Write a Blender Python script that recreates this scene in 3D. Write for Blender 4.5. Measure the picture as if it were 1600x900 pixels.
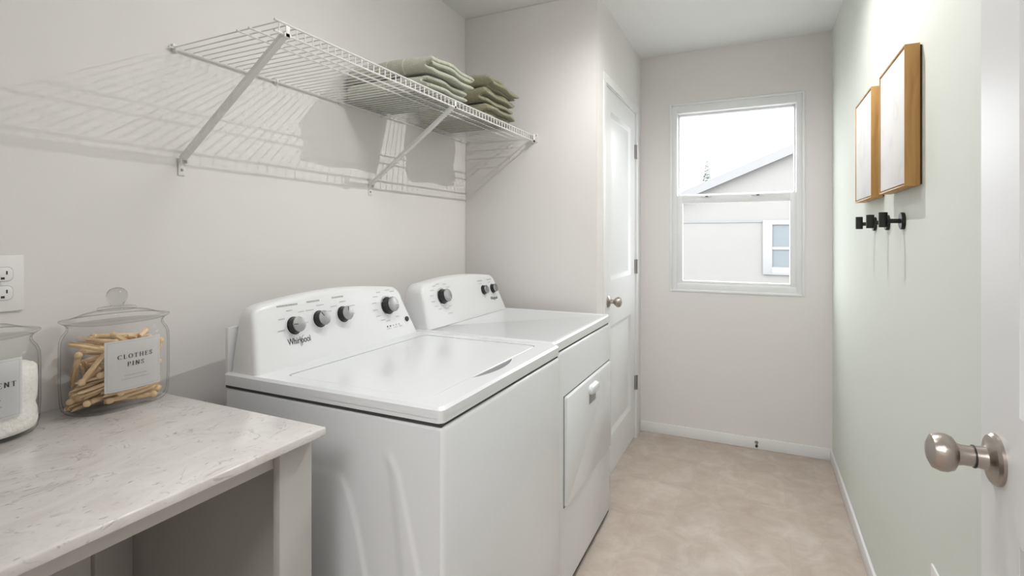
import bpy, bmesh, math, random
import numpy as np
from mathutils import Vector, Matrix
from mathutils.noise import noise as pnoise

for o in list(bpy.data.objects):
    bpy.data.objects.remove(o)
S = bpy.context.scene
C = S.collection
R = math.radians

# ------------------------------------------------------------------ camera
cam = bpy.data.cameras.new('camera')
cam.sensor_width = 36.0
cam.lens = 809.0 / 1600.0 * 36.0
cam.shift_y = -80.0 / 1600.0
cam.clip_start = 0.02
camo = bpy.data.objects.new('camera', cam)
camo.location = (0, 0, 1.27)
camo.rotation_euler = (R(90), 0, R(25.4))
C.objects.link(camo)
S.camera = camo

# ------------------------------------------------------------------ world and exposure
w = bpy.data.worlds.new('overcast_sky')
S.world = w
w.use_nodes = True
bg = w.node_tree.nodes['Background']
bg.inputs[0].default_value = (0.95, 0.975, 1.0, 1)
bg.inputs[1].default_value = 7.8
S.view_settings.view_transform = 'Standard'
S.view_settings.look = 'None'
S.view_settings.gamma = 1
S.view_settings.exposure = -0.06
S.view_settings.use_curve_mapping = False
LAMP_W = 38.0       # watts of the small downlight over the walkway
DOME_L = 23.0       # radiance of the added opal dome that gives the room soft fill
HALL_L = 13.5       # radiance of the added fill panel in the passage behind the doorway

# ------------------------------------------------------------------ materials
def mat(name, col, rough=0.5, metal=0.0, bump=0.0, bscale=60.0, var=0.0, vscale=4.0, coat=0.0, spec=0.5, emit=0.0):
    m = bpy.data.materials.new(name)
    m.use_nodes = True
    nt = m.node_tree
    b = nt.nodes['Principled BSDF']
    b.inputs['Base Color'].default_value = (*col, 1)
    b.inputs['Roughness'].default_value = rough
    b.inputs['Metallic'].default_value = metal
    b.inputs['Specular IOR Level'].default_value = spec
    b.inputs['Coat Weight'].default_value = coat
    b.inputs['Coat Roughness'].default_value = 0.06
    if emit:
        b.inputs['Emission Color'].default_value = (*col, 1)
        b.inputs['Emission Strength'].default_value = emit
    tc = nt.nodes.new('ShaderNodeTexCoord')
    if bump:
        n = nt.nodes.new('ShaderNodeTexNoise')
        n.inputs['Scale'].default_value = bscale
        n.inputs['Detail'].default_value = 3
        nt.links.new(tc.outputs['Object'], n.inputs['Vector'])
        bp = nt.nodes.new('ShaderNodeBump')
        bp.inputs['Strength'].default_value = bump
        bp.inputs['Distance'].default_value = 0.004
        nt.links.new(n.outputs['Fac'], bp.inputs['Height'])
        nt.links.new(bp.outputs[0], b.inputs['Normal'])
    if var:
        n = nt.nodes.new('ShaderNodeTexNoise')
        n.inputs['Scale'].default_value = vscale
        n.inputs['Detail'].default_value = 5
        nt.links.new(tc.outputs['Object'], n.inputs['Vector'])
        mx = nt.nodes.new('ShaderNodeMix')
        mx.data_type = 'RGBA'
        mx.inputs[6].default_value = (*[c * (1 - var) for c in col], 1)
        mx.inputs[7].default_value = (*[min(1, c * (1 + var)) for c in col], 1)
        nt.links.new(n.outputs['Fac'], mx.inputs[0])
        nt.links.new(mx.outputs[2], b.inputs['Base Color'])
    return m

def ramp(nt, src, stops):
    r = nt.nodes.new('ShaderNodeValToRGB')
    e = r.color_ramp.elements
    e[0].position, e[0].color = stops[0][0], (*stops[0][1], 1)
    e[1].position, e[1].color = stops[-1][0], (*stops[-1][1], 1)
    for p, c in stops[1:-1]:
        k = e.new(p)
        k.color = (*c, 1)
    nt.links.new(src, r.inputs[0])
    return r

M = {}
M['wall'] = mat('warm_white_paint', (0.765, 0.742, 0.725), 0.85, bump=0.05, bscale=140, spec=0.25)
M['sage'] = mat('pale_sage_paint', (0.70, 0.73, 0.672), 0.8, bump=0.05, bscale=140, spec=0.25)
M['ceil'] = mat('ceiling_paint', (0.82, 0.82, 0.815), 0.9, bump=0.15, bscale=110, spec=0.2)
M['trim'] = mat('white_semi_gloss_paint', (0.80, 0.80, 0.80), 0.35)
M['door'] = mat('white_door_paint', (0.765, 0.77, 0.775), 0.38)
M['vinyl'] = mat('white_window_vinyl', (0.80, 0.81, 0.82), 0.35)
M['enamel'] = mat('white_appliance_enamel', (0.78, 0.80, 0.82), 0.24, coat=0.3)
M['plastic'] = mat('white_console_plastic', (0.775, 0.785, 0.79), 0.28)
M['black'] = mat('black_plastic', (0.012, 0.012, 0.013), 0.35)
M['gap'] = mat('dark_gap_gasket', (0.05, 0.05, 0.05), 0.7)
M['silver'] = mat('brushed_silver_cap', (0.40, 0.40, 0.41), 0.32, metal=1.0)
M['chrome'] = mat('chrome', (0.75, 0.75, 0.76), 0.12, metal=1.0)
M['nickel'] = mat('satin_nickel', (0.44, 0.39, 0.35), 0.3, metal=1.0, bump=0.05, bscale=300)
M['hinge'] = mat('aged_steel_hinge', (0.30, 0.29, 0.28), 0.4, metal=1.0)
M['ink'] = mat('grey_print_ink', (0.40, 0.40, 0.41), 0.6)
M['faint'] = mat('light_grey_print_ink', (0.52, 0.52, 0.53), 0.6)
M['dark_ink'] = mat('dark_print_ink', (0.03, 0.03, 0.035), 0.6)
M['wire'] = mat('white_epoxy_wire', (0.74, 0.73, 0.71), 0.4)
M['plate'] = mat('white_outlet_plastic', (0.82, 0.81, 0.80), 0.3)
M['slot'] = mat('outlet_slot_dark', (0.02, 0.02, 0.02), 0.6)
M['cab'] = mat('grey_cabinet_paint', (0.50, 0.485, 0.465), 0.45)
M['matte_black'] = mat('matte_black_metal', (0.006, 0.006, 0.006), 0.5)
M['card'] = mat('white_label_card', (0.93, 0.935, 0.94), 0.6)
M['powder'] = mat('white_powder', (0.86, 0.83, 0.78), 0.95, bump=0.8, bscale=90)
M['domefill'] = mat('dome_fill_glow', (1.0, 1.0, 1.0), 0.5, emit=DOME_L)
M['hallfill'] = mat('hall_fill_glow', (1.0, 1.0, 1.0), 0.5, emit=HALL_L)
M['stucco'] = mat('neighbour_stucco', (0.185, 0.18, 0.172), 0.9, bump=0.5, bscale=30, var=0.05, vscale=2.2)
M['fascia'] = mat('neighbour_white_fascia', (0.155, 0.155, 0.157), 0.6)
M['shingle'] = mat('neighbour_roof', (0.145, 0.145, 0.147), 0.9)
M['nwin'] = mat('neighbour_window_white', (0.21, 0.21, 0.212), 0.5)
M['npane'] = mat('neighbour_window_pane', (0.13, 0.145, 0.155), 0.25, spec=0.2)
M['tree'] = mat('conifer_green', (0.235, 0.25, 0.24), 0.9, var=0.25, vscale=6)
M['bark'] = mat('bark', (0.16, 0.12, 0.09), 0.9)
M['ground'] = mat('pale_gravel_ground', (0.26, 0.255, 0.245), 0.95, bump=0.5, bscale=20, var=0.1)
M['backing'] = mat('frame_backing_board', (0.05, 0.035, 0.02), 0.8)

def floor_mat():
    m = mat('beige_stone_look_vinyl', (0.5, 0.42, 0.35), 0.42, spec=0.4)
    nt = m.node_tree
    b = nt.nodes['Principled BSDF']
    tc = nt.nodes.new('ShaderNodeTexCoord')
    n1 = nt.nodes.new('ShaderNodeTexNoise')
    n1.inputs['Scale'].default_value = 8.0
    n1.inputs['Detail'].default_value = 9
    n1.inputs['Roughness'].default_value = 0.62
    n1.inputs['Distortion'].default_value = 0.6
    nt.links.new(tc.outputs['Object'], n1.inputs['Vector'])
    r = ramp(nt, n1.outputs['Fac'], [(0.30, (0.44, 0.355, 0.293)), (0.5, (0.51, 0.43, 0.365)), (0.70, (0.60, 0.525, 0.46))])
    br = nt.nodes.new('ShaderNodeTexBrick')
    br.inputs['Color1'].default_value = (0.96, 0.96, 0.96, 1)
    br.inputs['Color2'].default_value = (1.04, 1.04, 1.04, 1)
    br.inputs['Mortar'].default_value = (0.955, 0.95, 0.945, 1)
    br.inputs['Scale'].default_value = 1.0
    br.inputs['Mortar Size'].default_value = 0.002
    br.inputs['Brick Width'].default_value = 0.31
    br.inputs['Row Height'].default_value = 0.31
    nt.links.new(tc.outputs['Object'], br.inputs['Vector'])
    mx = nt.nodes.new('ShaderNodeMix')
    mx.data_type = 'RGBA'
    mx.blend_type = 'MULTIPLY'
    mx.inputs[0].default_value = 1.0
    nt.links.new(r.outputs[0], mx.inputs[6])
    nt.links.new(br.outputs['Color'], mx.inputs[7])
    nt.links.new(mx.outputs[2], b.inputs['Base Color'])
    return m
M['floor'] = floor_mat()

def quartz_mat():
    m = mat('veined_pale_quartz', (0.7, 0.67, 0.63), 0.16, spec=0.5)
    nt = m.node_tree
    b = nt.nodes['Principled BSDF']
    tc = nt.nodes.new('ShaderNodeTexCoord')
    mp = nt.nodes.new('ShaderNodeMapping')
    mp.inputs['Scale'].default_value = (1.0, 0.55, 1.0)
    mp.inputs['Rotation'].default_value = (0, 0, 0.5)
    nt.links.new(tc.outputs['Object'], mp.inputs[0])
    n1 = nt.nodes.new('ShaderNodeTexNoise')
    n1.inputs['Scale'].default_value = 9
    n1.inputs['Detail'].default_value = 8
    n1.inputs['Roughness'].default_value = 0.7
    n1.inputs['Distortion'].default_value = 1.2
    nt.links.new(mp.outputs[0], n1.inputs['Vector'])
    base = ramp(nt, n1.outputs['Fac'], [(0.3, (0.58, 0.545, 0.515)), (0.5, (0.675, 0.65, 0.625)), (0.68, (0.73, 0.72, 0.705))])
    n2 = nt.nodes.new('ShaderNodeTexNoise')       # thin broken veins: where the noise crosses its mean
    n2.inputs['Scale'].default_value = 13
    n2.inputs['Detail'].default_value = 6
    n2.inputs['Distortion'].default_value = 1.8
    nt.links.new(mp.outputs[0], n2.inputs['Vector'])
    v = ramp(nt, n2.outputs['Fac'], [(0.485, (0, 0, 0)), (0.5, (1, 1, 1)), (0.515, (0, 0, 0))])
    n3 = nt.nodes.new('ShaderNodeTexNoise')
    n3.inputs['Scale'].default_value = 22
    nt.links.new(tc.outputs['Object'], n3.inputs['Vector'])
    v3 = ramp(nt, n3.outputs['Fac'], [(0.46, (0, 0, 0)), (0.62, (0.75, 0.75, 0.75))])
    mul = nt.nodes.new('ShaderNodeMath')
    mul.operation = 'MULTIPLY'
    nt.links.new(v.outputs[0], mul.inputs[0])
    nt.links.new(v3.outputs[0], mul.inputs[1])
    mx = nt.nodes.new('ShaderNodeMix')
    mx.data_type = 'RGBA'
    mx.inputs[7].default_value = (0.33, 0.30, 0.28, 1)
    nt.links.new(mul.outputs[0], mx.inputs[0])
    nt.links.new(base.outputs[0], mx.inputs[6])
    vo = nt.nodes.new('ShaderNodeTexNoise')        # small dark flecks
    vo.inputs['Scale'].default_value = 120
    vo.inputs['Detail'].default_value = 2
    nt.links.new(mp.outputs[0], vo.inputs['Vector'])
    fl = ramp(nt, vo.outputs['Fac'], [(0.66, (0, 0, 0)), (0.73, (0.6, 0.6, 0.6))])
    mx2 = nt.nodes.new('ShaderNodeMix')
    mx2.data_type = 'RGBA'
    mx2.inputs[7].default_value = (0.30, 0.28, 0.26, 1)
    nt.links.new(fl.outputs[0], mx2.inputs[0])
    nt.links.new(mx.outputs[2], mx2.inputs[6])
    nt.links.new(mx2.outputs[2], b.inputs['Base Color'])
    return m
M['quartz'] = quartz_mat()

def wood_mat(name, c1, c2, axis_scale, scale=14, rough=0.5):
    m = mat(name, c1, rough)
    nt = m.node_tree
    b = nt.nodes['Principled BSDF']
    tc = nt.nodes.new('ShaderNodeTexCoord')
    mp = nt.nodes.new('ShaderNodeMapping')
    mp.inputs['Scale'].default_value = axis_scale
    nt.links.new(tc.outputs['Object'], mp.inputs[0])
    n = nt.nodes.new('ShaderNodeTexNoise')
    n.inputs['Scale'].default_value = scale
    n.inputs['Detail'].default_value = 6
    n.inputs['Distortion'].default_value = 0.7
    nt.links.new(mp.outputs[0], n.inputs['Vector'])
    oi = nt.nodes.new('ShaderNodeObjectInfo')
    r = ramp(nt, n.outputs['Fac'], [(0.3, c1), (0.7, c2)])
    hs = nt.nodes.new('ShaderNodeHueSaturation')
    mr = nt.nodes.new('ShaderNodeMapRange')
    mr.inputs[3].default_value = 0.9
    mr.inputs[4].default_value = 1.1
    nt.links.new(oi.outputs['Random'], mr.inputs[0])
    nt.links.new(mr.outputs[0], hs.inputs['Value'])
    nt.links.new(r.outputs[0], hs.inputs['Color'])
    nt.links.new(hs.outputs[0], b.inputs['Base Color'])
    return m
M['oak'] = wood_mat('honey_oak', (0.44, 0.225, 0.065), (0.62, 0.36, 0.125), (6, 6, 0.6), 9)
M['peg'] = wood_mat('pale_birch', (0.70, 0.48, 0.26), (0.88, 0.67, 0.42), (3, 3, 0.5), 60, 0.6)

def art_mat(seed):
    m = mat('pale_abstract_print', (0.8, 0.8, 0.8), 0.8)
    nt = m.node_tree
    b = nt.nodes['Principled BSDF']
    tc = nt.nodes.new('ShaderNodeTexCoord')
    mp = nt.nodes.new('ShaderNodeMapping')
    mp.inputs['Location'].default_value = (seed, seed * 2.3, seed * 0.7)
    nt.links.new(tc.outputs['Object'], mp.inputs[0])
    n = nt.nodes.new('ShaderNodeTexNoise')
    n.inputs['Scale'].default_value = 8
    n.inputs['Detail'].default_value = 1
    nt.links.new(mp.outputs[0], n.inputs['Vector'])
    r = ramp(nt, n.outputs['Fac'], [(0.40, (0.80, 0.79, 0.785)), (0.55, (0.78, 0.77, 0.77)), (0.60, (0.73, 0.73, 0.745)), (0.66, (0.80, 0.78, 0.76))])
    nt.links.new(r.outputs[0], b.inputs['Base Color'])
    return m

def terry_mat(name, col, stripes=False):
    m = mat(name, col, 0.95, bump=1.0, bscale=230, var=0.22, vscale=60, spec=0.1)
    nt = m.node_tree
    b = nt.nodes['Principled BSDF']
    b.inputs['Sheen Weight'].default_value = 0.35
    if stripes:
        src = b.inputs['Base Color'].links[0].from_socket
        tc = nt.nodes.new('ShaderNodeTexCoord')
        sp = nt.nodes.new('ShaderNodeSeparateXYZ')
        nt.links.new(tc.outputs['Object'], sp.inputs[0])
        acc = None
        for x0 in (0.075, 0.0):
            d = nt.nodes.new('ShaderNodeMath'); d.operation = 'SUBTRACT'; d.inputs[1].default_value = x0
            nt.links.new(sp.outputs[0], d.inputs[0])
            a = nt.nodes.new('ShaderNodeMath'); a.operation = 'ABSOLUTE'
            nt.links.new(d.outputs[0], a.inputs[0])
            l = nt.nodes.new('ShaderNodeMath'); l.operation = 'LESS_THAN'; l.inputs[1].default_value = 0.0028
            nt.links.new(a.outputs[0], l.inputs[0])
            if acc is None:
                acc = l
            else:
                s = nt.nodes.new('ShaderNodeMath'); s.operation = 'MAXIMUM'
                nt.links.new(acc.outputs[0], s.inputs[0]); nt.links.new(l.outputs[0], s.inputs[1])
                acc = s
        mx = nt.nodes.new('ShaderNodeMix'); mx.data_type = 'RGBA'
        mx.inputs[7].default_value = (*[min(1, c * 1.35) for c in col], 1)
        nt.links.new(acc.outputs[0], mx.inputs[0])
        nt.links.new(src, mx.inputs[6])
        nt.links.new(mx.outputs[2], b.inputs['Base Color'])
    return m
M['towel_pale'] = terry_mat('pale_sage_terry', (0.46, 0.47, 0.38), True)
M['towel_dark'] = terry_mat('olive_green_terry', (0.27, 0.26, 0.165))

def thin_glass(name, tint, edge=0.78):
    m = bpy.data.materials.new(name)
    m.use_nodes = True
    nt = m.node_tree
    nt.nodes.remove(nt.nodes['Principled BSDF'])
    out = nt.nodes['Material Output']
    tr = nt.nodes.new('ShaderNodeBsdfTransparent')
    lw = nt.nodes.new('ShaderNodeLayerWeight')
    lw.inputs['Blend'].default_value = 0.5
    rp = ramp(nt, lw.outputs['Facing'], [(0.70, tint), (1.0, tuple(t * edge for t in tint))])
    nt.links.new(rp.outputs[0], tr.inputs[0])
    gl = nt.nodes.new('ShaderNodeBsdfGlossy')
    gl.inputs['Roughness'].default_value = 0.03
    fr = ramp(nt, lw.outputs['Facing'], [(0.0, (0.014,) * 3), (0.6, (0.025,) * 3), (0.85, (0.10,) * 3), (1.0, (0.45,) * 3)])
    mx = nt.nodes.new('ShaderNodeMixShader')
    nt.links.new(fr.outputs[0], mx.inputs[0])
    nt.links.new(tr.outputs[0], mx.inputs[1])
    nt.links.new(gl.outputs[0], mx.inputs[2])
    nt.links.new(mx.outputs[0], out.inputs[0])
    return m
M['jar'] = thin_glass('clear_jar_glass', (0.997, 0.998, 0.997), 0.62)
M['pane'] = thin_glass('window_glass', (0.98, 0.985, 0.985), 0.95)
m = bpy.data.materials.new('solid_clear_glass')
m.use_nodes = True
b = m.node_tree.nodes['Principled BSDF']
b.inputs['Transmission Weight'].default_value = 1.0
b.inputs['Roughness'].default_value = 0.0
b.inputs['IOR'].default_value = 1.47
M['ballglass'] = m

# ------------------------------------------------------------------ object helpers
def wloc(o):
    v = Vector((0, 0, 0))
    while o:
        v += o.location
        o = o.parent
    return v

def finish(bm, name, ang=35):
    bmesh.ops.recalc_face_normals(bm, faces=bm.faces)
    me = bpy.data.meshes.new(name)
    bm.to_mesh(me)
    bm.free()
    me.shade_smooth()
    me.set_sharp_from_angle(angle=R(ang))
    return me

def tag(o, label=None, cat=None, group=None, kind=None):
    if label: o['label'] = label
    if cat: o['category'] = cat
    if group: o['group'] = group
    if kind: o['kind'] = kind
    return o

def O(name, bm, material, parent=None, label=None, ang=35):
    """mesh built in world coordinates -> object whose origin is its base centre"""
    vs = [v.co for v in bm.verts]
    lo = Vector((min(v.x for v in vs), min(v.y for v in vs), min(v.z for v in vs)))
    hi = Vector((max(v.x for v in vs), max(v.y for v in vs), max(v.z for v in vs)))
    org = Vector(((lo.x + hi.x) / 2, (lo.y + hi.y) / 2, lo.z))
    bmesh.ops.translate(bm, verts=bm.verts, vec=-org)
    me = finish(bm, name, ang)
    me.materials.append(M[material] if isinstance(material, str) else material)
    o = bpy.data.objects.new(name, me)
    C.objects.link(o)
    if parent:
        o.parent = parent
        o.location = org - wloc(parent)
    else:
        o.location = org
    if label: o['label'] = label
    return o

def L(name, me, parent, loc=(0, 0, 0), rot=None, label=None):
    """object from ready mesh data, world location, optional rotation matrix"""
    o = bpy.data.objects.new(name, me)
    C.objects.link(o)
    if parent:
        o.parent = parent
        o.location = Vector(loc) - wloc(parent)
    else:
        o.location = loc
    if rot is not None:
        o.rotation_euler = rot.to_euler()
    if label: o['label'] = label
    return o

def SUB(name, me, parent, loc=(0, 0, 0)):
    """sub-part in its parent's own axes"""
    o = bpy.data.objects.new(name, me)
    C.objects.link(o)
    o.parent = parent
    o.location = loc
    return o

def me_of(bm, name, material, ang=35):
    me = finish(bm, name, ang)
    me.materials.append(M[material] if isinstance(material, str) else material)
    return me

def root(name, loc, label, cat, group=None):
    o = bpy.data.objects.new(name, None)
    o.empty_display_size = 0.05
    C.objects.link(o)
    o.location = loc
    return tag(o, label, cat, group)

def struct(o):
    o['kind'] = 'structure'
    return o

def box(bm, lo, hi, bev=0.0, seg=2):
    lo, hi = Vector(lo), Vector(hi)
    r = bmesh.ops.create_cube(bm, size=1.0, matrix=Matrix.Translation((lo + hi) / 2) @ Matrix.Diagonal((*(hi - lo), 1)))
    if bev:
        es = list({e for v in r['verts'] for e in v.link_edges})
        bmesh.ops.bevel(bm, geom=es, offset=bev, segments=seg, profile=0.5, affect='EDGES')
    return bm

def BX(lo, hi, bev=0.0, seg=2):
    return box(bmesh.new(), lo, hi, bev, seg)

def tube(bm, pts, rad, seg=8, cap=True):
    pts = [Vector(p) for p in pts]
    rings = []
    up = None
    for i, p in enumerate(pts):
        d = (pts[min(i + 1, len(pts) - 1)] - pts[max(i - 1, 0)]).normalized()
        if up is None:
            up = Vector((0, 0, 1)) if abs(d.z) < 0.9 else Vector((1, 0, 0))
        s = d.cross(up).normalized()
        up = s.cross(d).normalized()
        rr = rad[i] if isinstance(rad, (list, tuple)) else rad
        rings.append([bm.verts.new(p + (s * math.cos(a) + up * math.sin(a)) * rr) for a in (2 * math.pi * k / seg for k in range(seg))])
    for a, b_ in zip(rings, rings[1:]):
        for k in range(seg):
            bm.faces.new((a[k], a[(k + 1) % seg], b_[(k + 1) % seg], b_[k]))
    if cap:
        bm.faces.new(rings[0]); bm.faces.new(rings[-1])
    return bm

def lathe(prof, seg=32, sx=1.0, sy=1.0, bm=None, pw=2.0):
    """(r, z) profile about local z; pw > 2 squares the circle"""
    bm = bm or bmesh.new()
    rings = []
    for r, z in prof:
        if r < 1e-6:
            rings.append([bm.verts.new((0, 0, z))])
        else:
            ring = []
            for k in range(seg):
                a = 2 * math.pi * k / seg
                c, s = math.cos(a), math.sin(a)
                q = (abs(c) ** pw + abs(s) ** pw) ** (-1 / pw)
                ring.append(bm.verts.new((r * q * c * sx, r * q * s * sy, z)))
            rings.append(ring)
    for a, b_ in zip(rings, rings[1:]):
        if len(a) == 1 and len(b_) == 1: continue
        for k in range(seg):
            k2 = (k + 1) % seg
            if len(a) == 1: bm.faces.new((a[0], b_[k], b_[k2]))
            elif len(b_) == 1: bm.faces.new((a[k], a[k2], b_[0]))
            else: bm.faces.new((a[k], a[k2], b_[k2], b_[k]))
    return bm

def loops(bm, ls, cap0=True, cap1=True):
    """bridge equal-length loops of points"""
    rs = [[bm.verts.new(p) for p in l] for l in ls]
    n = len(rs[0])
    for a, b_ in zip(rs, rs[1:]):
        for k in range(n):
            bm.faces.new((a[k], a[(k + 1) % n], b_[(k + 1) % n], b_[k]))
    if cap0: bm.faces.new(rs[0])
    if cap1: bm.faces.new(rs[-1])
    return bm

def rrect(x0, y0, x1, y1, r, n=6):
    out = []
    for cx, cy, a0 in ((x1 - r, y0 + r, -90), (x1 - r, y1 - r, 0), (x0 + r, y1 - r, 90), (x0 + r, y0 + r, 180)):
        for k in range(n + 1):
            a = R(a0 + 90 * k / n)
            out.append((cx + r * math.cos(a), cy + r * math.sin(a)))
    return out

def plate_with_hole(bm, outer, inner, z0, z1, bev=0.004):
    def loop(pts, z): return [bm.verts.new((p[0], p[1], z)) for p in pts]
    def strip(a, b_):
        n = len(a)
        for k in range(n): bm.faces.new((a[k], a[(k + 1) % n], b_[(k + 1) % n], b_[k]))
    cx = sum(p[0] for p in outer) / len(outer); cy = sum(p[1] for p in outer) / len(outer)
    ins = []
    for x, y in outer:
        ins.append((x + (bev if x < cx else -bev), y + (bev if y < cy else -bev)))
    o0 = loop(outer, z0); o1 = loop(outer, z1 - bev); o2 = loop(ins, z1)
    strip(o0, o1); strip(o1, o2)
    i1 = loop(inner, z1); i0 = loop(inner, z0)
    strip(i1, i0)
    for a, b_ in ((o2, i1), (o0, i0)):
        es = []
        for l in (a, b_):
            for k in range(len(l)):
                e = bm.edges.get((l[k], l[(k + 1) % len(l)])) or bm.edges.new((l[k], l[(k + 1) % len(l)]))
                es.append(e)
        bmesh.ops.triangle_fill(bm, edges=es, use_beauty=True)
    return bm

AX_NEGX = Matrix(((0, 0, -1), (0, 1, 0), (1, 0, 0))).to_4x4()   # local z -> world -x
AX_POSX = Matrix(((0, 0, 1), (0, 1, 0), (-1, 0, 0))).to_4x4()    # local z -> world +x
AX_NEGY = Matrix(((1, 0, 0), (0, 0, -1), (0, 1, 0))).to_4x4()    # local z -> world -y

# ------------------------------------------------------------------ dimensions of the place
XL, XR, XD = -1.42, 0.382, -0.695      # left wall, sage right wall, closet wall
YJ, YE, YN = 2.407, 3.437, 0.10        # alcove end, window wall, doorway wall
H = 2.44
T = 0.12
WX0, WX1, WZ0, WZ1 = -0.500, 0.236, 0.934, 2.106     # window opening
DY0, DY1, DZ = 2.562, 3.290, 2.050                   # closet door opening

# ------------------------------------------------------------------ the setting
struct(O('floor', BX((-2.6, -2.4, -0.06), (1.6, YE + T, 0.0)), 'floor'))
struct(O('ceiling', BX((-2.6, -2.4, H), (1.6, YE + T, H + 0.06)), 'ceil'))
struct(O('wall_left', BX((XL - T, YN - T, 0), (XL, YJ + T, H)), 'wall'))
struct(O('wall_alcove', BX((XL, YJ, 0), (XD - 0.001, YJ + 0.09, H), 0.004), 'wall'))
bm = bmesh.new()
box(bm, (XD - T, YJ + 0.0005, 0), (XD, DY0, H)); box(bm, (XD - T, DY1, 0), (XD, YE, H)); box(bm, (XD - T, DY0, DZ), (XD, DY1, H))
struct(O('wall_closet', bm, 'wall'))
bm = bmesh.new()
box(bm, (XD - T, YE, 0), (WX0, YE + T, H)); box(bm, (WX1, YE, 0), (XR + T, YE + T, H))
box(bm, (WX0, YE, 0), (WX1, YE + T, WZ0)); box(bm, (WX0, YE, WZ1), (WX1, YE + T, H))
struct(O('wall_end', bm, 'wall'))
struct(O('wall_right', BX((XR, YN - T, 0), (XR + T, YE, H)), 'sage'))
bm = bmesh.new()       # wall round the doorway in which the camera stands, and the passage behind it
box(bm, (XL - T, YN - T, 0), (-0.66, YN, H)); box(bm, (-0.66, YN - T, 2.08), (XR, YN, H))
struct(O('wall_front', bm, 'wall'))
struct(O('wall_passage_left', BX((-2.6, -2.4, 0), (-2.5, YN - T, H)), 'wall'))
struct(O('wall_passage_right', BX((1.5, -2.4, 0), (1.6, YN - T, H)), 'wall'))
struct(O('wall_passage_back', BX((-2.5, -2.4, 0), (1.5, -2.3, H)), 'wall'))
bm = bmesh.new()
box(bm, (-2.5, YN - T, 0), (XL - T, YN - T + 0.02, H)); box(bm, (XR + T, YN - T, 0), (1.5, YN - T + 0.02, H))
struct(O('wall_passage_front', bm, 'wall'))
# closet interior stays closed
struct(O('wall_closet_back', BX((XL - T, YJ + T, 0), (XL, YE + T, H)), 'wall'))

def baseboard(name, lo, hi):
    return struct(O(name, BX(lo, hi, 0.004, 2), 'trim'))
baseboard('baseboard_end', (XD, YE - 0.012, 0), (XR, YE, 0.066))
baseboard('baseboard_right', (XR - 0.012, YN, 0), (XR, YE - 0.012, 0.066))
baseboard('baseboard_left', (XL, 0.80, 0), (XL + 0.012, YJ, 0.066))

# closet door
def panel_mesh(bm, u0, u1, v0, v1, put, d=0.010):
    """moulded panel: put(u, v, depth) -> world point"""
    def lp(ins, dep):
        return [put(u, v, dep) for u, v in ((u0 + ins, v0 + ins), (u1 - ins, v0 + ins), (u1 - ins, v1 - ins), (u0 + ins, v1 - ins))]
    loops(bm, [lp(-0.001, d + 0.006), lp(-0.001, 0.0), lp(0.006, 0.003), lp(0.016, d), lp(0.030, d), lp(0.055, 0.004), ], True, True)
    return bm

def slab_mesh(u0, u1, v0, v1, panels, put, thick):
    """door leaf with rectangular openings for its moulded panels"""
    bm = bmesh.new()
    def bx(a0, a1, b0, b1):
        pts = [put(u, v, d) for u in (a0, a1) for v in (b0, b1) for d in (0, thick)]
        lo = [min(p[i] for p in pts) for i in range(3)]; hi = [max(p[i] for p in pts) for i in range(3)]
        box(bm, lo, hi)
    pu0, pu1 = panels[0][0], panels[0][1]
    bx(u0, pu0, v0, v1); bx(pu1, u1, v0, v1)
    cur = v0
    for (_, _, a, b_) in sorted(panels, key=lambda p: p[2]):
        bx(pu0, pu1, cur, a); bx(pu0, pu1, a, b_) if False else None
        cur = b_
    bx(pu0, pu1, cur, v1)
    return bm

d1 = struct(O('door_1', slab_mesh(DY0 + 0.004, DY1 - 0.004, 0.018, DZ - 0.005, [(2.685, 3.165, 0.22, 0.80), (2.685, 3.165, 1.04, 1.93)], lambda u, v, d: (XD - 0.006 - d, u, v), 0.035), 'door',
      label='white two-panel closet door with a nickel knob and three hinges'))
for a, b_ in ((0.22, 0.80), (1.04, 1.93)):
    O('panel', panel_mesh(bmesh.new(), 2.685, 3.165, a, b_, lambda u, v, d: (XD - 0.006 - d, u, v)), 'door', d1)
knob_me = me_of(lathe([(0, 0), (0.0305, 0), (0.0305, 0.004), (0.024, 0.010), (0.012, 0.013), (0.011, 0.030), (0.018, 0.036), (0.0265, 0.047), (0.0275, 0.056), (0.022, 0.066), (0.010, 0.070), (0, 0.0705)], 24), 'door_knob', 'nickel')
L('door_knob', knob_me, d1, (XD - 0.006, DY0 + 0.075, 0.935), AX_POSX, 'satin nickel round door knob')
for z in (1.805, 1.083, 0.352):
    bm = bmesh.new()
    tube(bm, [(XD + 0.004, DY1 + 0.002, z - 0.045), (XD + 0.004, DY1 + 0.002, z + 0.045)], 0.0065, 8)
    box(bm, (XD - 0.005, DY1 - 0.022, z - 0.044), (XD - 0.002, DY1 + 0.004, z + 0.044))
    O('hinge', bm, 'hinge', d1, 'grey metal butt hinge')
bm = bmesh.new()
for a, b_ in ((DY0 - 0.045, DY0 + 0.001), (DY1 - 0.001, DY1 + 0.050)):
    box(bm, (XD - 0.002, a, 0), (XD + 0.006, b_, DZ + 0.001), 0.002)
box(bm, (XD - 0.002, DY0 - 0.045, DZ), (XD + 0.006, DY1 + 0.050, DZ + 0.045), 0.002)
box(bm, (XD - 0.08, DY0, DZ - 0.004), (XD, DY1, DZ)); box(bm, (XD - 0.08, DY0 - 0.002, 0), (XD, DY0 + 0.003, DZ)); box(bm, (XD - 0.08, DY1 - 0.003, 0), (XD, DY1 + 0.002, DZ))
struct(O('trim_1', bm, 'trim'))

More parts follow.
